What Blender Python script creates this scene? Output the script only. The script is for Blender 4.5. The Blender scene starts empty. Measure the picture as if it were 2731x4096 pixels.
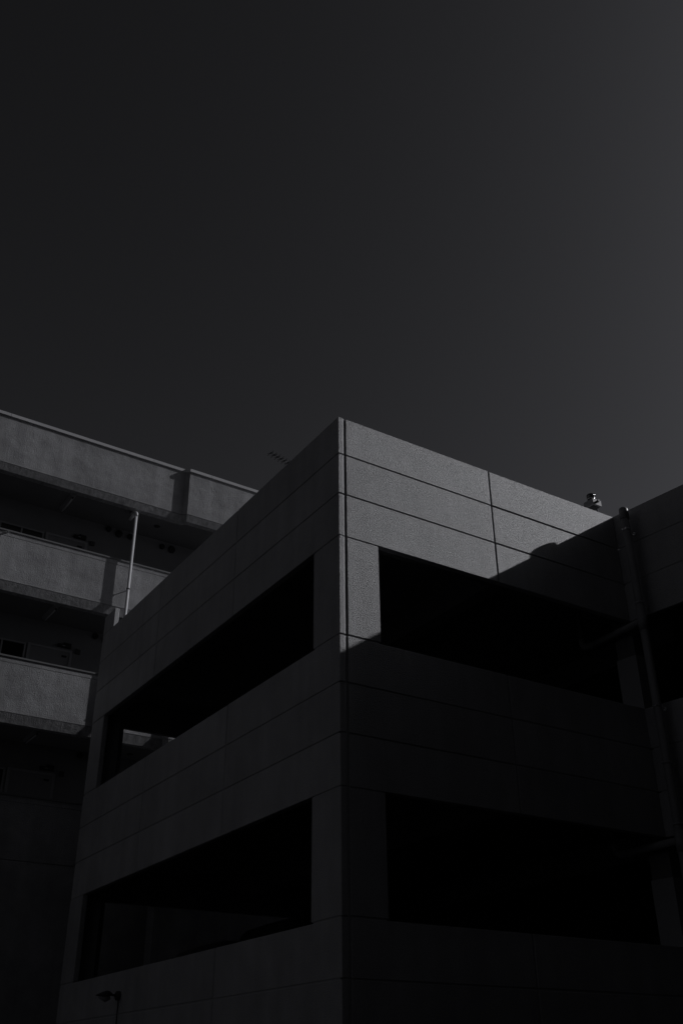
import bpy, bmesh, math, random
from mathutils import Vector, Matrix
rnd = random.Random(7)
R = math.radians
S = bpy.context.scene
COL = S.collection

# ------------------------------------------------------------------ camera
CAM_H = 1.6
pitch, roll = R(30.2357), R(-0.4717)
cd = bpy.data.cameras.new('camera')
cam = bpy.data.objects.new('camera', cd); COL.objects.link(cam); S.camera = cam
cd.sensor_fit = 'VERTICAL'; cd.sensor_height = 36.0; cd.lens = 3972.28 / 4096 * 36.0
cd.clip_start = 0.1; cd.clip_end = 3000
fw = Vector((0, math.cos(pitch), math.sin(pitch))); up0 = Vector((0, -math.sin(pitch), math.cos(pitch))); rt0 = Vector((1, 0, 0))
rt = rt0 * math.cos(roll) + up0 * math.sin(roll); up = up0 * math.cos(roll) - rt0 * math.sin(roll)
M = Matrix((rt, up, -fw)).transposed().to_4x4(); M.translation = (0, 0, CAM_H)
cam.matrix_world = M

# ------------------------------------------------------------------ sky, sun, exposure
SUN_AZ, SUN_EL = R(71.0), R(31.7)              # clockwise from +Y
W = bpy.data.worlds.new('World'); S.world = W; W.use_nodes = True
nt = W.node_tree; nt.nodes.clear()
sky = nt.nodes.new('ShaderNodeTexSky'); sky.sky_type = 'NISHITA'; sky.sun_disc = False
sky.sun_elevation = SUN_EL; sky.sun_rotation = SUN_AZ
sky.altitude = 0; sky.air_density = 1.5; sky.dust_density = 1.5; sky.ozone_density = 2.5
sep = nt.nodes.new('ShaderNodeSeparateColor')   # black and white film behind a red filter
mr = nt.nodes.new('ShaderNodeMath'); mr.operation = 'MULTIPLY'; mr.inputs[1].default_value = 1.0
mb = nt.nodes.new('ShaderNodeMath'); mb.operation = 'MULTIPLY_ADD'; mb.inputs[1].default_value = -0.28
mx = nt.nodes.new('ShaderNodeMath'); mx.operation = 'MAXIMUM'; mx.inputs[1].default_value = 0.0
cmb = nt.nodes.new('ShaderNodeMix'); cmb.data_type = 'RGBA'; cmb.blend_type = 'MULTIPLY'; cmb.inputs[0].default_value = 1.0
cmb.inputs[7].default_value = (0.97, 0.975, 1.07, 1)
bg = nt.nodes.new('ShaderNodeBackground'); bg.inputs[1].default_value = 0.064
wo = nt.nodes.new('ShaderNodeOutputWorld')
lk = nt.links.new
lk(sky.outputs[0], sep.inputs[0]); lk(sep.outputs[0], mr.inputs[0]); lk(sep.outputs[2], mb.inputs[0]); lk(mr.outputs[0], mb.inputs[2])
lk(mb.outputs[0], mx.inputs[0]); lk(mx.outputs[0], cmb.inputs[6]); lk(cmb.outputs[2], bg.inputs[0]); lk(bg.outputs[0], wo.inputs[0])
sl = bpy.data.lights.new('sun', 'SUN'); sl.energy = 2.8; sl.angle = R(0.53); sl.color = (0.99, 0.99, 1.03)
sun = bpy.data.objects.new('sun', sl); COL.objects.link(sun)
sd = Vector((math.sin(SUN_AZ) * math.cos(SUN_EL), math.cos(SUN_AZ) * math.cos(SUN_EL), math.sin(SUN_EL)))
sun.rotation_euler = sd.to_track_quat('Z', 'Y').to_euler(); sun.location = sd * 60
S.view_settings.view_transform = 'Standard'; S.view_settings.look = 'None'
S.view_settings.gamma = 1.0; S.view_settings.exposure = -0.95; S.view_settings.use_curve_mapping = False
S.render.engine = 'CYCLES'

# ------------------------------------------------------------------ materials
def mat(name, v, rough=0.85, metal=0.0, spec=0.3, bumps=(), tone=(), streak=None, rand=0.0):
    """grey procedural material. bumps: (scale, detail, distance, strength); tone: (scale, amount)"""
    m = bpy.data.materials.new(name); m.use_nodes = True
    t = m.node_tree; b = t.nodes['Principled BSDF']
    b.inputs['Roughness'].default_value = rough; b.inputs['Metallic'].default_value = metal
    b.inputs['Specular IOR Level'].default_value = spec
    tc = t.nodes.new('ShaderNodeTexCoord'); cur = None
    val = t.nodes.new('ShaderNodeValue'); val.outputs[0].default_value = 1.0; acc = val.outputs[0]
    def mul(a, lo, hi, f0=0.3, f1=0.7):
        nonlocal acc
        mr_ = t.nodes.new('ShaderNodeMapRange'); mr_.inputs[1].default_value = f0; mr_.inputs[2].default_value = f1
        mr_.inputs[3].default_value = lo; mr_.inputs[4].default_value = hi
        t.links.new(a, mr_.inputs[0])
        mm = t.nodes.new('ShaderNodeMath'); mm.operation = 'MULTIPLY'
        t.links.new(acc, mm.inputs[0]); t.links.new(mr_.outputs[0], mm.inputs[1]); acc = mm.outputs[0]
    for sc, am in tone:
        n = t.nodes.new('ShaderNodeTexNoise'); n.inputs['Scale'].default_value = sc; n.inputs['Detail'].default_value = 4
        t.links.new(tc.outputs['Object'], n.inputs['Vector']); mul(n.outputs[0], 1 - am, 1 + am)
    if streak:                                   # vertical weather streaks
        mp = t.nodes.new('ShaderNodeMapping'); mp.inputs['Scale'].default_value = (streak[0], streak[0], streak[0] * 0.08)
        n = t.nodes.new('ShaderNodeTexNoise'); n.inputs['Scale'].default_value = 1; n.inputs['Detail'].default_value = 5
        t.links.new(tc.outputs['Object'], mp.inputs[0]); t.links.new(mp.outputs[0], n.inputs['Vector']); mul(n.outputs[0], 1 - streak[1], 1 + streak[1])
    if rand:
        oi = t.nodes.new('ShaderNodeObjectInfo'); mul(oi.outputs['Random'], 1 - rand, 1 + rand, 0, 1)
    rgb = t.nodes.new('ShaderNodeCombineColor')
    for i, k in enumerate((0.995, 0.995, 1.02)):
        q = t.nodes.new('ShaderNodeMath'); q.operation = 'MULTIPLY'; q.inputs[1].default_value = v * k
        t.links.new(acc, q.inputs[0]); t.links.new(q.outputs[0], rgb.inputs[i])
    t.links.new(rgb.outputs[0], b.inputs['Base Color'])
    for sc, det, dist, st in bumps:
        n = t.nodes.new('ShaderNodeTexNoise'); n.inputs['Scale'].default_value = sc; n.inputs['Detail'].default_value = det
        n.inputs['Roughness'].default_value = 0.6
        t.links.new(tc.outputs['Object'], n.inputs['Vector'])
        bp = t.nodes.new('ShaderNodeBump'); bp.inputs['Distance'].default_value = dist; bp.inputs['Strength'].default_value = st
        t.links.new(n.outputs[0], bp.inputs['Height'])
        if cur: t.links.new(cur, bp.inputs['Normal'])
        cur = bp.outputs[0]
    if cur: t.links.new(cur, b.inputs['Normal'])
    return m

M_PANEL = mat('sprayed_panel_paint', 0.46, 0.5, spec=0.6, bumps=[(72, 3, 0.018, 0.9), (30, 3, 0.006, 0.4), (2.0, 2, 0.02, 0.4)], tone=[(0.9, 0.10), (3.5, 0.06), (60, 0.14)], streak=(4, 0.08), rand=0.06)
M_SEAL = mat('joint_sealant', 0.40, 0.8)
M_SLAB = mat('deck_concrete', 0.22, 0.95, bumps=[(20, 3, 0.006, 0.5)], tone=[(1.5, 0.15)])
M_STEEL = mat('painted_steel', 0.16, 0.6)
M_COLP = mat('column_paint', 0.34, 0.85, bumps=[(60, 2, 0.003, 0.4)])
M_PVC = mat('grey_drain_pipe', 0.30, 0.45, spec=0.4, tone=[(4, 0.06)])
M_GALV = mat('galvanised_clamp', 0.62, 0.32, metal=0.9)
M_WPIPE = mat('white_drain_pipe', 0.70, 0.45, spec=0.4, tone=[(3, 0.05)])
M_MORTAR = mat('mortar_render', 0.37, 0.95, bumps=[(45, 4, 0.02, 0.8), (8, 3, 0.014, 0.6), (1.3, 2, 0.05, 0.5)], tone=[(0.9, 0.16), (3.2, 0.12), (40, 0.08)], streak=(3.5, 0.12))
M_EDGE = mat('slab_edge_concrete', 0.30, 0.95, bumps=[(40, 3, 0.016, 0.8), (9, 4, 0.014, 0.7)], tone=[(9, 0.22), (1.2, 0.12)], streak=(18, 0.20))
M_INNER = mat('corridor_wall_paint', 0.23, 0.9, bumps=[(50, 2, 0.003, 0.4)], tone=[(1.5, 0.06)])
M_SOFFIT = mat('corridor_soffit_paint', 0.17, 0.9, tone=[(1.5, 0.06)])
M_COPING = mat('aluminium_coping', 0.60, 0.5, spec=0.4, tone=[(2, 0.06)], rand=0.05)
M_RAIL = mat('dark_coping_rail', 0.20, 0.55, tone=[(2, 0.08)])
M_DOOR = mat('painted_steel_door', 0.26, 0.5)
M_FRAME = mat('aluminium_frame', 0.34, 0.45)
M_GLASS = mat('dark_window_glass', 0.02, 0.08, spec=0.5)
M_BLACK = mat('black_plastic', 0.03, 0.45)
M_DGREY = mat('dark_grey_metal', 0.07, 0.5)
M_WHITE = mat('white_enamel', 0.6, 0.4)
M_BOX = mat('grey_enamel_box', 0.28, 0.45, spec=0.7)
M_LENS = mat('smoked_lens', 0.05, 0.16, spec=0.9)
M_CHROME = mat('polished_steel', 0.8, 0.12, metal=1.0)
M_CAR = mat('dark_car_paint', 0.02, 0.3, spec=0.4)
M_CAR2 = mat('silver_car_paint', 0.06, 0.35, spec=0.4)
M_TYRE = mat('tyre_rubber', 0.02, 0.9)
M_GROUND = mat('asphalt', 0.05, 0.95, bumps=[(80, 2, 0.004, 0.5)], tone=[(0.7, 0.15)])

# ------------------------------------------------------------------ mesh helpers
class MB:
    def __init__(s): s.v = []; s.f = []; s.smooth = []
    def add(s, vs, fs, smooth=False):
        o = len(s.v); s.v += [tuple(v) for v in vs]
        for f in fs: s.f.append(tuple(i + o for i in f)); s.smooth.append(smooth)
    def hexa(s, b, t):                           # b,t: four corners each, same winding
        s.add(list(b) + list(t), [(3, 2, 1, 0), (4, 5, 6, 7), (0, 1, 5, 4), (1, 2, 6, 5), (2, 3, 7, 6), (3, 0, 4, 7)])
    def box(s, x0, x1, y0, y1, z0, z1):
        p = [(x0, y0), (x1, y0), (x1, y1), (x0, y1)]
        s.hexa([(a, b, z0) for a, b in p], [(a, b, z1) for a, b in p])
    def prism(s, poly, z0, z1):
        n = len(poly); vs = [(a, b, z0) for a, b in poly] + [(a, b, z1) for a, b in poly]
        s.add(vs, [tuple(reversed(range(n))), tuple(range(n, 2 * n))] + [(i, (i + 1) % n, n + (i + 1) % n, n + i) for i in range(n)])
    def tube(s, pts, r, n=14, caps=True):
        pts = [Vector(p) for p in pts]; rs = r if isinstance(r, (list, tuple)) else [r] * len(pts)
        rings = []; ref = None
        for i, p in enumerate(pts):
            if i == 0: d = pts[1] - p
            elif i == len(pts) - 1: d = p - pts[i - 1]
            else: d = (pts[i + 1] - p).normalized() + (p - pts[i - 1]).normalized()
            d.normalize()
            if ref is None: ref = d.orthogonal().normalized()
            ref = (ref - d * ref.dot(d)).normalized(); q = d.cross(ref)
            rings.append([p + (ref * math.cos(2 * math.pi * k / n) + q * math.sin(2 * math.pi * k / n)) * rs[i] for k in range(n)])
        vs = [v for rg in rings for v in rg]; fs = []
        for i in range(len(pts) - 1):
            for k in range(n): fs.append((i * n + k, i * n + (k + 1) % n, (i + 1) * n + (k + 1) % n, (i + 1) * n + k))
        s.add(vs, fs, True)
        if caps:
            o = len(s.v) - len(vs)
            s.f.append(tuple(o + k for k in reversed(range(n)))); s.smooth.append(False)
            s.f.append(tuple(o + (len(pts) - 1) * n + k for k in range(n))); s.smooth.append(False)
    def lathe(s, c, prof, n=24):                 # prof: (r,z) upward
        vs = [(c[0] + r * math.cos(2 * math.pi * k / n), c[1] + r * math.sin(2 * math.pi * k / n), c[2] + z) for r, z in prof for k in range(n)]
        fs = [(i * n + k, i * n + (k + 1) % n, (i + 1) * n + (k + 1) % n, (i + 1) * n + k) for i in range(len(prof) - 1) for k in range(n)]
        s.add(vs, fs, True)
        o = len(s.v) - len(vs); s.f.append(tuple(o + k for k in reversed(range(n)))); s.smooth.append(False)
        s.f.append(tuple(o + (len(prof) - 1) * n + k for k in range(n))); s.smooth.append(False)
    def build(s, name, m, parent=None, bevel=0.0, base=(0, 0, 0)):
        me = bpy.data.meshes.new(name)
        me.from_pydata([(v[0] - base[0], v[1] - base[1], v[2] - base[2]) for v in s.v], [], s.f)
        me.polygons.foreach_set('use_smooth', s.smooth)
        bm = bmesh.new(); bm.from_mesh(me)
        if bevel: bmesh.ops.bevel(bm, geom=list(bm.edges), offset=bevel, segments=1, affect='EDGES', clamp_overlap=True)
        bmesh.ops.recalc_face_normals(bm, faces=bm.faces); bm.to_mesh(me); bm.free()
        me.materials.append(m)
        o = bpy.data.objects.new(name, me); COL.objects.link(o)
        if parent: o.parent = parent
        return o

class Frame:
    """a place's own axes: origin on the ground, turned about the vertical"""
    def __init__(s, origin, ang): s.o = Vector(origin); s.a = ang
    def world(s, p):
        c, n = math.cos(s.a), math.sin(s.a)
        return Vector((s.o.x + c * p[0] - n * p[1], s.o.y + n * p[0] + c * p[1], s.o.z + p[2]))
    def thing(s, name, label, cat, base=(0, 0, 0), group=None, turn=0.0):
        e = bpy.data.objects.new(name, None); COL.objects.link(e); e.empty_display_size = 0.2
        e.location = s.world(base); e.rotation_euler = (0, 0, s.a + turn)
        e['label'] = label; e['category'] = cat
        if group: e['group'] = group
        return e

def struct(o): o['kind'] = 'structure'; return o
Z = lambda z: z + CAM_H                          # survey heights are above the lens

# ------------------------------------------------------------------ ground
g = MB(); g.add([(-600, -600, 0), (600, -600, 0), (600, 600, 0), (-600, 600, 0)], [(0, 1, 2, 3)])
o = struct(g.build('ground', M_GROUND)); o['label'] = 'dark asphalt ground around the buildings'; o['category'] = 'ground'

# ------------------------------------------------------------------ parking garage
G = Frame((-0.0344, 11.5, 0), R(90 - 57.33))
T, J1, J2, J3 = Z(8.272), Z(7.655), Z(7.012), Z(6.366)
SI, K1, K2, K3 = Z(4.949), Z(4.318), Z(3.686), Z(3.055)
S2, M1 = Z(1.6375), Z(1.0216)
ROOF, DK2, DK1 = T - 1.16, SI - 1.15, S2 - 1.15
garage = G.thing('parking_garage', 'grey panel-clad parking garage with long open window bands and a sunlit corner', 'garage')
EX, LEN, WL = 5.43, 9.21, 14.5
mW = Vector((0.13, -0.9915)); nW = Vector((-0.9915, -0.13))
FACES = {'L': (Vector((0, 0)), Vector((0, 1)), Vector((-1, 0))),
         'R': (Vector((0, 0)), Vector((1, 0)), Vector((0, -1))),
         'W': (Vector((EX, 0)), mW, nW)}
TH, GAP = 0.10, 0.009
def face_hexa(mbd, face, t0, t1, z0, z1, d0, d1):
    """box on a wall face: t along the wall, d depth inward from the outer plane"""
    o_, u, n = FACES[face]
    c = [o_ + u * t0 - n * d0, o_ + u * t1 - n * d0, o_ + u * t1 - n * d1, o_ + u * t0 - n * d1]
    mbd.hexa([(p.x, p.y, z0) for p in c], [(p.x, p.y, z1) for p in c])
def panel(face, t0, t1, z0, z1, ga=GAP, gb=GAP, gt=GAP, gz=GAP):
    b_ = MB(); j = rnd.uniform(-0.0015, 0.0015); a, b2 = t0 + ga, t1 - gb
    if face == 'L' and t0 == 0:                  # eased arris where the panel's end shows on the sunny side
        poly = [(j, a), (0.070, a), (TH, a + 0.012), (TH, b2), (j, b2)]
    elif face == 'R' and abs(t1 - 2.74) < 1e-6:
        poly = [(a, j), (b2 - 0.020, j), (b2, j + 0.008), (b2, TH), (a, TH)]
    else:
        poly = None; face_hexa(b_, face, a, b2, z0 + gz, z1 - gt, j, TH)
    if poly: b_.prism(poly, z0 + gz, z1 - gt)
    return b_.build('panel', M_PANEL, garage, bevel=0.005 if poly else 0.009)
BANDS = [(T, J1, J2, J3), (SI, K1, K2, K3), (S2, M1, M1 - 0.63, M1 - 1.26, M1 - 1.89, 0.0)]
def cladding(face, splits, start_gap, end_gap):
    for bi, rows in enumerate(BANDS):
        for a, b_ in zip(rows[:-1], rows[1:]):
            for i, (p, q) in enumerate(zip(splits[:-1], splits[1:])):
                panel(face, p, q, b_, a, start_gap if i == 0 else GAP, end_gap if i == len(splits) - 2 else GAP,
                      0.0 if a == T else GAP, 0.0 if b_ in (J3, K3, 0.0) else GAP)
cladding('L', [0, 3.08, 6.15, LEN], 0.0, 0.0)
cladding('R', [TH, 2.74, EX], 0.024, 0.006)
WS = [0, 2.75, 5.6, 8.5, 11.5, WL]
cladding('W', WS, -0.06, 0.0)
for z0, z1 in ((SI, J3), (S2, K3)):              # piers beside the openings
    panel('L', 0, 0.647, z0, z1, 0.0, 0.0); panel('L', 8.567, LEN, z0, z1, 0.0, 0.0)
    panel('R', TH, 0.629, z0, z1, 0.024, 0.0); panel('W', 8.3, 8.9, z0, z1, 0.0, 0.0)
panel('L', 8.64, LEN, T, Z(8.69), 0.0, 0.0, 0.0, GAP)
for face, a, b_, piers in (('L', 0.05, LEN - 0.02, ((0.03, 0.62), (8.6, LEN - 0.03))), ('R', 0.05, EX - 0.03, ((0.08, 0.6),)), ('W', 0.03, WL - 0.03, ((8.33, 8.87),))):
    s_ = MB()
    for rows in BANDS: face_hexa(s_, face, a, b_, rows[-1] + 0.02, rows[0] - 0.025, 0.013, 0.085)
    for z0, z1 in ((SI, J3), (S2, K3)):
        for p, q in piers: face_hexa(s_, face, p, q, z0 - 0.03, z1 + 0.03, 0.013, 0.085)
    if face == 'L': face_hexa(s_, face, 8.68, LEN - 0.03, T - 0.1, Z(8.66), 0.022, 0.085)
    s_.build('joint_sealant', M_SEAL, garage)
# decks, beams, far walls
wEnd = FACES['W'][0] + mW * WL - nW * 0.1
foot = [(0.1, 0.1), (EX + 0.12, 0.1), (wEnd.x, wEnd.y), (15.0, wEnd.y), (15.0, LEN - 0.1), (0.1, LEN - 0.1)]
for zt in (ROOF, DK2, DK1):
    s_ = MB(); s_.prism(foot, zt - 0.2, zt); s_.build('deck', M_SLAB, garage)
for zt in (ROOF, DK2):
    for x in (3.0, 7.0, 11.0):
        s_ = MB(); s_.box(x - 0.12, x + 0.12, 0.32, LEN - 0.32, zt - 0.62, zt - 0.2); s_.build('beam', M_STEEL, garage)
    s_ = MB(); face_hexa(s_, 'L', 0.32, LEN - 0.3, zt - 0.66, zt - 0.2, 0.14, 0.32); s_.build('beam', M_STEEL, garage)
    s_ = MB(); face_hexa(s_, 'R', 0.34, EX + 0.05, zt - 0.66, zt - 0.2, 0.14, 0.31); s_.build('beam', M_STEEL, garage)
    s_ = MB(); face_hexa(s_, 'W', 0.2, WL - 0.2, zt - 0.66, zt - 0.2, 0.14, 0.31); s_.build('beam', M_STEEL, garage)
    # ledger angle that carries the panels over each opening
    zz = J3 if zt == ROOF else K3
    for face, a, b_ in (('L', 0.66, 8.55), ('R', 0.64, EX - 0.02), ('W', 0.03, WL - 0.2)):
        s_ = MB(); face_hexa(s_, face, a, b_, zz + 0.02, zz + 0.03, 0.1, 0.2); s_.build('ledger_angle', M_STEEL, garage)
def column(x, y, z0, z1):
    s_ = MB(); s_.box(x, x + 0.3, y, y + 0.3, z0, z1); s_.build('column', M_COLP, garage, bevel=0.01)
for zb, zt in ((DK1, DK2 - 0.2), (DK2, ROOF - 0.2)):
    for x, y in ((0.13, 0.13), (0.13, LEN - 0.45), (5.6, LEN - 0.45), (10.6, LEN - 0.45), (10.6, 0.2), (6.9, -8.3)): column(x, y, zb, zt)
    # column at the inner corner, seen through both openings
    zc = Z(5.815) if zb == DK2 else Z(2.527)
    e0 = Vector((EX + 0.012, 0.012)); a1 = e0 - mW * 0.36; b1 = e0 + Vector((0.36, 0))
    s_ = MB(); s_.prism([e0, b1, a1 + Vector((0.36, 0)), a1], zb + 1.0, zc); s_.build('column', M_COLP, garage)
    e2 = e0 + Vector((0.02, 0.02)); s_ = MB()
    s_.prism([e2, e2 + Vector((0.32, 0)), e2 - mW * 0.33 + Vector((0.32, 0)), e2 - mW * 0.33], zc, zt); s_.build('column_head', M_STEEL, garage)
s_ = MB()
for rows in BANDS: s_.box(0.1, 15.1, LEN - 0.1, LEN, rows[-1], rows[0])
for z0, z1 in ((SI, J3), (S2, K3)):
    for a, b_ in ((0.1, 0.63), (4.6, 15.1)): s_.box(a, b_, LEN - 0.098, LEN - 0.002, z0 - 0.002, z1 + 0.002)
s_.build('back_wall', M_PANEL, garage)
s_ = MB(); s_.box(15.0, 15.1, wEnd.y, LEN - 0.1, 0, T); s_.build('far_wall', M_PANEL, garage)
s_ = MB(); s_.box(wEnd.x - 0.05, 15.1, wEnd.y - 0.1, wEnd.y, 0, T); s_.build('end_wall', M_PANEL, garage)

# ------------------------------------------------------------------ drain pipe in the inner corner
px, py = 5.262, -0.375
dp = G.thing('drain_pipe', 'grey drain pipe running down the inner corner of the panel-clad garage', 'pipe', (px, py, 0))
s_ = MB(); s_.tube([(0, 0, 0), (0, 0, Z(8.14))], 0.063, 20); s_.build('pipe', M_PVC, dp)
s_ = MB(); s_.lathe((0, 0, Z(8.025)), [(0.066, -0.03), (0.074, -0.03), (0.074, 0.135), (0.070, 0.155), (0.058, 0.172), (0.036, 0.182), (0.012, 0.185)], 24); s_.build('collar', M_PVC, dp)
for zb, end in ((Z(6.2), (0.03, 1.22)), (Z(2.93), (0.0, 1.1))):
    s_ = MB(); s_.lathe((0, 0, zb - 0.16), [(0.064, 0), (0.073, 0.0), (0.073, 0.3), (0.064, 0.3)], 20); tee = s_.build('tee', M_PVC, dp)
    s_ = MB(); s_.tube([(0, 0.02, zb), (end[0], end[1] - 0.1, zb - 0.005)], 0.055, 16); s_.build('branch', M_PVC, dp)
    s_ = MB(); y1 = end[1] - 0.14
    s_.tube([(end[0], y1, zb), (end[0], y1 + 0.12, zb), (end[0], y1 + 0.19, zb + 0.03), (end[0], y1 + 0.22, zb + 0.10), (end[0], y1 + 0.22, zb + 0.15)], 0.062, 16); s_.build('elbow', M_PVC, dp)
    s_ = MB(); s_.tube([(end[0], y1 + 0.22, zb + 0.14), (end[0], y1 + 0.22, zb + 0.62)], 0.05, 16); s_.build('riser', M_STEEL, dp)
for zc in (7.795, 6.495, 4.835, 3.999, 3.143, 1.6):
    zc = Z(zc); s_ = MB(); s_.lathe((0, 0, zc - 0.018), [(0.062, 0), (0.069, 0), (0.069, 0.036), (0.062, 0.036)], 20)
    q0 = Vector((0, 0)) - nW * 0.05; q1 = Vector((0, 0)) - nW * 0.215
    s_.tube([(q0.x, q0.y, zc), (q1.x, q1.y, zc)], 0.008, 8)
    for k in (-1, 1):
        e_ = nW * 0.06 + mW * 0.03 * k; s_.box(e_.x - 0.012, e_.x + 0.012, e_.y - 0.012, e_.y + 0.012, zc - 0.016, zc + 0.016)
    q2 = q1 + mW * 0.0; s_.tube([(q1.x + nW.x * 0.02, q1.y + nW.y * 0.02, zc), (q1.x, q1.y, zc)], 0.028, 10)
    s_.build('clamp', M_GALV, dp)

# ------------------------------------------------------------------ warning beacon on the garage roof
bx, by = 5.353, 0.30
be = G.thing('warning_beacon', 'grey box with a glinting round beacon lamp on a post above the garage parapet', 'beacon', (bx + 0.10, by + 0.11, ROOF))
zb = Z(8.66) - ROOF
s_ = MB(); s_.box(-0.103, 0.103, -0.11, 0.11, zb, zb + 0.118); bo = s_.build('box', M_BOX, be, bevel=0.006)
s_ = MB(); s_.box(-0.06, 0.07, -0.07, 0.07, zb - 0.012, zb + 0.001); s_.build('bottom_plate', M_DGREY, be)
s_ = MB(); s_.tube([(0.075, -0.02, 0), (0.075, -0.02, zb + 0.01)], 0.014, 12); s_.build('post', M_CHROME, be)
s_ = MB(); s_.lathe((0.02, 0.03, zb + 0.117), [(0.068, 0), (0.068, 0.06), (0.06, 0.068)], 28); s_.build('base_ring', M_BLACK, be)
s_ = MB(); s_.lathe((0.02, 0.03, zb + 0.184), [(0.05, 0), (0.072, 0.002), (0.072, 0.03), (0.067, 0.033), (0.067, 0.04), (0.072, 0.043), (0.072, 0.085), (0.062, 0.1), (0.04, 0.107)], 32); s_.build('lamp_dome', M_LENS, be)
s_ = MB(); s_.lathe((0.02, 0.03, zb + 0.182), [(0.073, 0), (0.075, 0.004), (0.075, 0.012), (0.073, 0.016)], 32); s_.build('chrome_ring', M_CHROME, be)
s_ = MB(); s_.tube([(-0.035, -0.105, zb + 0.045), (-0.035, -0.16, zb + 0.045)], 0.022, 14); s_.tube([(-0.035, -0.15, zb + 0.045), (-0.035, -0.185, zb + 0.045)], 0.027, 6); s_.build('cable_gland', M_BLACK, be)

# ------------------------------------------------------------------ wall lamp on the shaded side
wl = G.thing('wall_lamp', 'dark outdoor lamp on a short arm on the garage wall below the window band', 'lamp', (0, 6.33, Z(1.28)))
s_ = MB(); s_.tube([(0.0, 0, 0), (-0.05, 0, 0)], 0.066, 20); s_.tube([(-0.05, 0, 0), (-0.062, 0, 0)], [0.066, 0.05], 20); s_.build('mount', M_DGREY, wl)
s_ = MB(); s_.tube([(-0.055, 0, 0.0), (-0.15, 0, 0.01)], 0.016, 12); s_.build('arm', M_DGREY, wl)
s_ = MB(); prof = [(-0.12, 0.02), (-0.14, 0.034), (-0.17, 0.055), (-0.21, 0.062), (-0.26, 0.052), (-0.32, 0.03), (-0.375, 0.008)]
nseg = 16; vs = []; fs = []
for i, (x, r_) in enumerate(prof):
    for k in range(nseg):
        a_ = 2 * math.pi * k / nseg; zz = math.sin(a_) * r_
        vs.append((x, math.cos(a_) * r_ * 1.5, 0.012 + (zz if zz > 0 else zz * 0.45) - 0.02 * i / 6))
for i in range(len(prof) - 1):
    for k in range(nseg): fs.append((i * nseg + k, i * nseg + (k + 1) % nseg, (i + 1) * nseg + (k + 1) % nseg, (i + 1) * nseg + k))
s_.add(vs, fs, True); s_.f.append(tuple(range(nseg))); s_.smooth.append(False); s_.f.append(tuple((len(prof) - 1) * nseg + k for k in range(nseg))); s_.smooth.append(False)
sh = s_.build('shade', M_DGREY, wl)
s_ = MB(); s_.tube([(-0.15, 0, -0.03), (-0.22, 0, -0.048), (-0.33, 0, -0.028)], [0.03, 0.05, 0.015], 14); s_.build('lens', M_FRAME, sh)
s_ = MB(); s_.tube([(-0.012, 0, -0.05), (-0.012, 0, -1.6)], 0.009, 8); s_.build('conduit', M_DGREY, wl)

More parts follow.
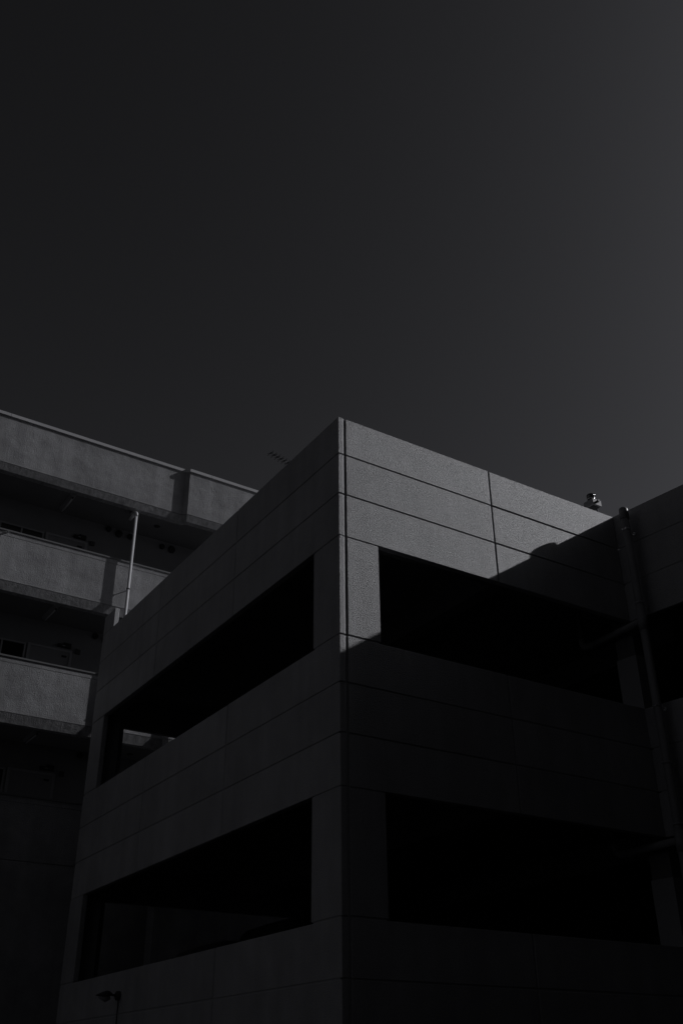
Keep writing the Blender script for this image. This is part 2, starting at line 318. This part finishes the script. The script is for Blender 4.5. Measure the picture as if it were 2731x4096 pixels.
# ------------------------------------------------------------------ cars parked on the lower deck
def car(label, x, y, paint, h, wdt, ln, turn):
    t = G.thing('parked_car', label, 'car', (x, y, DK1), group='cars parked inside the garage', turn=turn)
    prof = [(0.0, 0.28, 0.52), (0.03, 0.30, 0.78), (0.22, 0.24, 0.92), (0.75, 0.2, 1.0), (1.0, 0.2, 1.02), (1.55, 0.2, h - 0.1), (1.9, 0.2, h - 0.02), (2.5, 0.2, h), (ln - 0.55, 0.2, h - 0.03), (ln - 0.24, 0.22, h - 0.14), (ln - 0.06, 0.26, 0.98), (ln, 0.32, 0.6)]
    rows = []
    for (u, zb_, zt_) in prof:
        belt = min(zt_, 0.98); taper = wdt / 2 - 0.22 * max(0, zt_ - 0.98) / max(0.01, h - 0.98)
        hw = wdt / 2
        rows.append([(u, -hw + 0.06, zb_), (u, -hw, zb_ + 0.14), (u, -hw + 0.01, belt - 0.06), (u, -taper + 0.02, zt_ - 0.05), (u, -taper + 0.16, zt_),
                     (u, taper - 0.16, zt_), (u, taper - 0.02, zt_ - 0.05), (u, hw - 0.01, belt - 0.06), (u, hw, zb_ + 0.14), (u, hw - 0.06, zb_)])
    b_ = MB(); n = 10; vs = [v for r_ in rows for v in r_]
    fs = [(i * n + k, i * n + (k + 1) % n, (i + 1) * n + (k + 1) % n, (i + 1) * n + k) for i in range(len(rows) - 1) for k in range(n)]
    b_.add(vs, fs, True); b_.f.append(tuple(range(n))); b_.smooth.append(False); b_.f.append(tuple((len(rows) - 1) * n + k for k in range(n))); b_.smooth.append(False)
    b_.build('body', paint, t)
    for s1 in (-1, 1):
        yb = s1 * (wdt / 2 - 0.03); yt = s1 * (wdt / 2 - 0.19)
        for u0, u1, u2, u3 in ((1.25, 2.2, 2.2, 1.68), (2.28, 3.15, 3.0, 2.28)):
            b_ = MB(); e_ = 0.012 * s1
            b_.hexa([(u0, yb, 1.0), (u1, yb, 1.0), (u2, yt, h - 0.12), (u3, yt, h - 0.12)], [(u0, yb + e_, 1.0), (u1, yb + e_, 1.0), (u2, yt + e_, h - 0.12), (u3, yt + e_, h - 0.12)])
            b_.build('side_window', M_GLASS, t)
        for u in (0.72, ln - 0.75):
            b_ = MB(); b_.tube([(u, s1 * (wdt / 2 - 0.2), 0.29), (u, s1 * (wdt / 2 - 0.01), 0.29)], 0.29, 22); wh = b_.build('wheel', M_TYRE, t)
            b_ = MB(); b_.tube([(u, s1 * (wdt / 2 - 0.03), 0.29), (u, s1 * (wdt / 2), 0.29)], [0.18, 0.17], 18); b_.build('rim', M_GALV, wh)
        b_ = MB(); b_.box(-0.012, 0.05, s1 * (wdt / 2 - 0.3) - 0.14, s1 * (wdt / 2 - 0.3) + 0.14, 0.62, 0.74); b_.build('headlight', M_WHITE, t, bevel=0.01)
        b_ = MB(); b_.box(1.32, 1.42, s1 * (wdt / 2 + 0.06) - 0.07, s1 * (wdt / 2 + 0.06) + 0.07, 0.98, 1.1); b_.build('mirror', paint, t, bevel=0.02)
    b_ = MB(); hw = wdt / 2 - 0.2
    b_.hexa([(1.03, -hw, 1.05), (1.03, hw, 1.05), (1.53, hw - 0.1, h - 0.12), (1.53, -hw + 0.1, h - 0.12)], [(1.02, -hw, 1.065), (1.02, hw, 1.065), (1.52, hw - 0.1, h - 0.105), (1.52, -hw + 0.1, h - 0.105)])
    b_.build('windscreen', M_GLASS, t)
    return t
car('black hatchback parked inside the garage behind the lower window band', 0.45 + 3.7, 3.05, M_CAR, 1.58, 1.66, 3.7, math.pi)
car('dark silver car with a lower roof parked beside the black hatchback', 0.5 + 3.8, 5.45, M_CAR2, 1.52, 1.60, 3.8, math.pi + 0.02)

# ------------------------------------------------------------------ apartment block behind
AZ = R(56.3)
A = Frame((-math.cos(AZ) * 20.0, math.sin(AZ) * 20.0, 0), R(90 - 56.3))
apt = A.thing('apartment_block', 'weathered concrete apartment block with stacked open corridors and rough rendered parapets', 'building')
X0, X1, CD = -7.0, 19.0, 1.3
PATH = [(X0, 0), (8.56, 0), (8.66, -0.10), (X1, -0.10)]
def clip_path(a, b_):
    pts = []
    def at(x):
        for (p, q) in zip(PATH[:-1], PATH[1:]):
            if p[0] <= x <= q[0]: k = (x - p[0]) / (q[0] - p[0]); return (x, p[1] + k * (q[1] - p[1]))
    return [at(a)] + [p for p in PATH if a < p[0] < b_] + [at(b_)]
def offset(pth, d):                              # d > 0 moves towards the street
    out = []
    for i, p in enumerate(pth):
        ns = []
        for j in (i - 1, i):
            if 0 <= j < len(pth) - 1:
                e_ = Vector(pth[j + 1]) - Vector(pth[j]); e_.normalize(); ns.append(Vector((e_.y, -e_.x)))
        n = sum(ns, Vector((0, 0))); n.normalize(); n = n / max(0.3, n.dot(ns[0]))
        out.append((p[0] + n.x * d, p[1] + n.y * d))
    return out
def ribbon(mbd, pth, z0, z1, f0, f1, back):      # a wall along pth: front offset f0 at the foot, f1 at the top
    a, b_ = offset(pth, f0), offset(pth, f1); c = offset(pth, -back); n = len(pth)
    for i in range(n - 1):
        vs = [(*a[i], z0), (*a[i + 1], z0), (*c[i + 1], z0), (*c[i], z0), (*b_[i], z1), (*b_[i + 1], z1), (*c[i + 1], z1), (*c[i], z1)]
        fs = [(3, 2, 1, 0), (4, 5, 6, 7), (0, 1, 5, 4), (2, 3, 7, 6)]
        if i == 0: fs.append((3, 0, 4, 7))
        if i == n - 2: fs.append((1, 2, 6, 5))
        mbd.add(vs, fs)
LV = [dict(c=13.747, f=13.669, g=12.432, b=12.244), dict(c=10.765, f=10.727, g=9.568, b=9.352), dict(c=7.909, f=7.872, g=6.713, b=6.50), dict(c=5.107, f=5.07, g=3.875, b=3.66)]
for i, l in enumerate(LV):
    c, f, gv, b_ = (Z(l[k]) for k in 'cfgb')
    s_ = MB()
    if i == 0: ribbon(s_, PATH, gv, f, 0, 0, 0.15)
    else:
        ribbon(s_, PATH, gv, f - 0.115, 0, 0, 0.15)
        ribbon(s_, PATH, f - 0.111, f, 0.004, 0.004, 0.15)      # cast cap course above a thin mortar line
        ribbon(s_, PATH, f - 0.116, f - 0.11, -0.008, -0.008, 0.14)
    s_.build('parapet_wall', M_MORTAR, apt)
    s_ = MB(); ribbon(s_, PATH, gv - 0.018, gv, -0.018, -0.018, 0.2); s_.build('drip_groove', M_EDGE, apt)
    if i < 3:
        s_ = MB(); ribbon(s_, PATH, b_, gv - 0.018, -0.045, 0.002, 0.2); s_.build('slab_edge', M_EDGE, apt)
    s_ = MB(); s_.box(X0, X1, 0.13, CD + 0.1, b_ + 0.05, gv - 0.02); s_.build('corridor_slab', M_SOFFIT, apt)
    cuts = [X0, 0.5, 4.085, 7.684, 9.252, 12.9, 16.5, X1] if i == 0 else [X0, -1.5, 3.2, 8.0, 11.4, 15.0, X1]
    for p, q in zip(cuts[:-1], cuts[1:]):
        s_ = MB(); ribbon(s_, clip_path(p + 0.004, q - 0.004), f + 0.0005, c, 0.03 if i == 0 else 0.022, 0.03 if i == 0 else 0.022, 0.18)
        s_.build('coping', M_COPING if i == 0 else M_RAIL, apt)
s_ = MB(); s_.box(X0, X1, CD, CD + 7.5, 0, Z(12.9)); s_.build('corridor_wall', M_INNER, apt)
s_ = MB(); ribbon(s_, PATH, 0, Z(3.857), 0.003, 0.003, 0.3); s_.build('ground_floor_wall', M_MORTAR, apt)
for xe in (X0, X1):
    s_ = MB(); s_.box(xe - 0.15, xe + 0.0 if xe < 0 else xe + 0.15, -0.1, CD + 7.5, 0, Z(13.6)); s_.build('end_wall', M_MORTAR, apt)
for li in (1, 2, 3):
    fl = Z(LV[li]['g']); dt = fl + 2.05
    for dx in (0.0, -6.4):
        s_ = MB()
        for a, b_, zz0, zz1 in ((5.66, 5.73, fl, dt + 0.05), (6.64, 6.70, fl, dt + 0.05)): s_.box(a + dx, b_ + dx, CD - 0.03, CD + 0.02, zz0, zz1)
        s_.box(5.73 + dx, 6.64 + dx, CD - 0.03, CD + 0.02, dt, dt + 0.05)
        fr = s_.build('door_frame', M_FRAME, apt)
        s_ = MB(); s_.box(5.73 + dx, 6.64 + dx, CD - 0.012, CD + 0.02, fl, dt); dr = s_.build('door', M_DOOR, apt)
        s_ = MB(); s_.box(6.52 + dx, 6.58 + dx, CD - 0.06, CD - 0.012, fl + 0.95, fl + 1.08); s_.build('handle', M_GALV, dr)
        s_ = MB(); s_.box(6.46 + dx, 6.58 + dx, CD - 0.018, CD - 0.012, dt - 0.13, dt - 0.085); s_.build('number_plate', M_BLACK, dr)
        w0, w1, wt, wb = 4.56 + dx, 5.62 + dx, dt + 0.02, fl + 0.85; s_ = MB()
        s_.box(w0, w1, CD - 0.035, CD + 0.01, wt - 0.035, wt); s_.box(w0, w1, CD - 0.035, CD + 0.01, wb, wb + 0.035)
        for xx in (w0, (w0 + w1) / 2 - 0.02, w1 - 0.035): s_.box(xx, xx + 0.035, CD - 0.033, CD + 0.01, wb + 0.035, wt - 0.035)
        wf = s_.build('window_frame', M_FRAME, apt)
        for xx in (w0 + 0.036, (w0 + w1) / 2 + 0.016):
            s_ = MB(); s_.box(xx, xx + (w1 - w0) / 2 - 0.058, CD - 0.012, CD + 0.005, wb + 0.036, wt - 0.036); s_.build('pane', M_GLASS, wf)
        s_ = MB(); s_.box(6.34 + dx, 6.64 + dx, CD - 0.07, CD, dt + 0.10, dt + 0.165); s_.box(6.47 + dx, 6.64 + dx, CD - 0.06, CD, dt + 0.168, dt + 0.21); mt = s_.build('meter_box', M_BLACK, apt)
        s_ = MB(); s_.box(6.44 + dx, 6.5 + dx, CD - 0.074, CD - 0.068, dt + 0.115, dt + 0.14); s_.build('label_plate', M_BOX, mt)
        s_ = MB(); s_.box(6.77 + dx, 6.88 + dx, CD - 0.05, CD, dt + 0.01, dt + 0.12); s_.build('intercom_box', M_DGREY, apt, bevel=0.006)
    sf = Z(LV[li - 1]['b']) + 0.05
    for x, dz, r_ in ((7.19, 0.075, 0.07), (7.46, 0.125, 0.095), (7.76, 0.13, 0.07), (8.64, 0.15, 0.07), (8.91, 0.16, 0.095)):
        s_ = MB(); zc = sf - dz - 0.02
        s_.tube([(x, CD, zc), (x, CD - 0.05, zc), (x, CD - 0.075, zc)], [r_, r_, r_ * 0.8], 20); s_.build('vent_cap', M_BLACK, apt)
    s_ = MB(); s_.lathe((8.2, 0.64 if li == 1 else 0.9, sf - 0.02), [(0.06, 0), (0.075, 0.004), (0.075, 0.021)], 20); s_.build('ceiling_hatch', M_BLACK, apt)
LNAME = ['tube lamp under the top corridor ceiling of the apartment block', 'tube lamp under the second corridor ceiling from the apartment roof', 'tube lamp under the third corridor ceiling from the apartment roof']
for li in (0, 1, 2):
    sf = Z(LV[li]['b']) + 0.05
    t = A.thing('corridor_lamp', LNAME[li], 'lamp', (5.9, 0.7, sf), group='corridor ceiling lamps')
    s_ = MB(); s_.hexa([(-0.04, -0.4, -0.055), (0.04, -0.4, -0.055), (0.04, 0.4, -0.055), (-0.04, 0.4, -0.055)], [(-0.075, -0.4, 0), (0.075, -0.4, 0), (0.075, 0.4, 0), (-0.075, 0.4, 0)]); s_.build('housing', M_FRAME, t)
    s_ = MB(); s_.tube([(0, -0.36, -0.085), (0, 0.36, -0.085)], 0.016, 12); s_.build('tube', M_WHITE, t)
    for yy in (-0.375, 0.36):
        s_ = MB(); s_.box(-0.02, 0.02, yy, yy + 0.015, -0.105, -0.05); s_.build('socket', M_DGREY, t)

# white rain pipe in front of the corridors
rp = A.thing('rain_pipe', 'slender white rain pipe with a bent top in front of the apartment corridors', 'pipe', (7.35, -0.115, 0))
zt = Z(12.06); s_ = MB(); s_.tube([(0, 0, 0), (0, 0, zt - 0.07)], 0.035, 20); s_.build('pipe', M_WPIPE, rp)
s_ = MB(); s_.tube([(0, 0, zt - 0.12), (0, 0, zt - 0.06), (0, 0.012, zt - 0.028), (0, 0.04, zt - 0.006), (0, 0.075, zt)], 0.042, 20); s_.tube([(0, 0.06, zt), (0, 0.40, zt)], 0.038, 20); s_.build('elbow', M_WPIPE, rp)
s_ = MB(); s_.tube([(0, 0.38, zt - 0.01), (0, 0.38, Z(12.3))], 0.045, 16); s_.build('drop', M_INNER, rp)
for zc in (Z(10.02), Z(7.2)):
    s_ = MB(); s_.lathe((0, 0, zc - 0.02), [(0.037, 0), (0.043, 0), (0.043, 0.025), (0.037, 0.025)], 18); s_.tube([(0, 0.03, zc - 0.008), (0, 0.14, zc - 0.008)], 0.011, 8); s_.build('bracket', M_DGREY, rp)

# loose wire clipped under the coping
wi = A.thing('hanging_wire', 'short loose wire clipped under the dark coping of the second parapet', 'wire', (4.5, -0.035, Z(10.7)))
s_ = MB()
for k in (0, 1):
    s_.tube([(0.0, 0, 0.0), (-0.12, -0.01, -0.035 - 0.02 * k), (-0.3, -0.02, -0.06 - 0.015 * k), (-0.6, -0.02, -0.05), (-1.1, 0.0, 0.0)], 0.005, 6)
s_.build('wire_strand', M_BLACK, wi)
s_ = MB(); s_.box(-0.012, 0.012, -0.012, 0.034, -0.012, 0.02); s_.build('clip', M_GALV, wi)

# yagi aerial on the apartment roof
an = A.thing('tv_aerial', 'thin television aerial with crossed rods on the roof behind the garage edge', 'aerial', (13.45, 2.72, Z(12.9)))
zb = Z(17.0) - Z(12.9); d = Vector((-0.967, -0.257)); s_ = MB()
s_.tube([(0, 0, 0), (0, 0, zb + 0.15)], 0.018, 10); s_.build('mast', M_GALV, an)
s_ = MB(); s_.tube([(-d.x * 0.25, -d.y * 0.25, zb), (d.x * 1.14, d.y * 1.14, zb)], 0.010, 8); s_.build('boom', M_DGREY, an)
for i in range(7):
    c = d * (1.12 - 0.148 * i); pd = Vector((-d.y, d.x)); s_ = MB()
    for sg in (-1, 1):
        e_ = 0.145; s_.tube([(c.x + pd.x * e_, c.y + pd.y * e_, zb + sg * 0.035), (c.x, c.y, zb + sg * 0.004), (c.x - pd.x * e_, c.y - pd.y * e_, zb - sg * 0.035)], 0.0085, 6)
    s_.box(c.x - 0.02, c.x + 0.02, c.y - 0.02, c.y + 0.02, zb - 0.018, zb + 0.016)
    s_.build('element', M_BLACK, an)

# ------------------------------------------------------------------ unseen blocks added to shade the court (out of the picture)
M_BLOCKER = mat('dark_blocker_wall', 0.10, 0.8, bumps=[(12, 2, 0.004, 0.4)], tone=[(0.8, 0.1)])  # dark wall for the added sky blockers, keeps their bounce low
def block(name, label, loc, ang, w, dep, h, sides, storey=3.0, rails=True):
    """flat roofed block; its front is the local +Y side, its foot centre at loc"""
    t = bpy.data.objects.new(name, None); COL.objects.link(t); t.location = loc; t.rotation_euler = (0, 0, ang)
    t['label'] = label; t['category'] = 'building'
    s_ = MB(); s_.box(-w / 2, w / 2, -dep, 0, 0, h); s_.build('wall', M_BLOCKER, t)
    s_ = MB(); s_.box(-w / 2 - 0.2, w / 2 + 0.2, -dep - 0.2, 0.2, h, h + 0.35); s_.build('roof', M_SLAB, t)
    n = int(w // 3); x0 = -w / 2 + (w - 3 * n) / 2 + 0.6
    for fl in range(int(h // storey)):
        for k in range(n):
            x = x0 + k * 3.0; z = 0.95 + fl * storey
            s_ = MB(); s_.box(x, x + 1.8, 0.0, 0.06, z, z + 1.4); w_ = s_.build('window_frame', M_FRAME, t)
            s_ = MB(); s_.box(x + 0.07, x + 1.73, 0.05, 0.075, z + 0.07, z + 1.33); s_.build('pane', M_GLASS, w_)
    return t
block('court_sky_blocker', 'tall dark unseen block added behind the camera to shade the garage court', (9.0, -6.5, 0), 0, 36, 12, 34, 1)  # added out of view behind the camera, blocks sky light from the court
p = G.world((16.6, -20.5, 0))
block('wing_sky_blocker', 'tall dark unseen block added beyond the garage wing to cut its sky light', p, G.a + R(90), 21, 8, 36, 1)  # unseen mass added past the wing, darkens the court but clears the sun
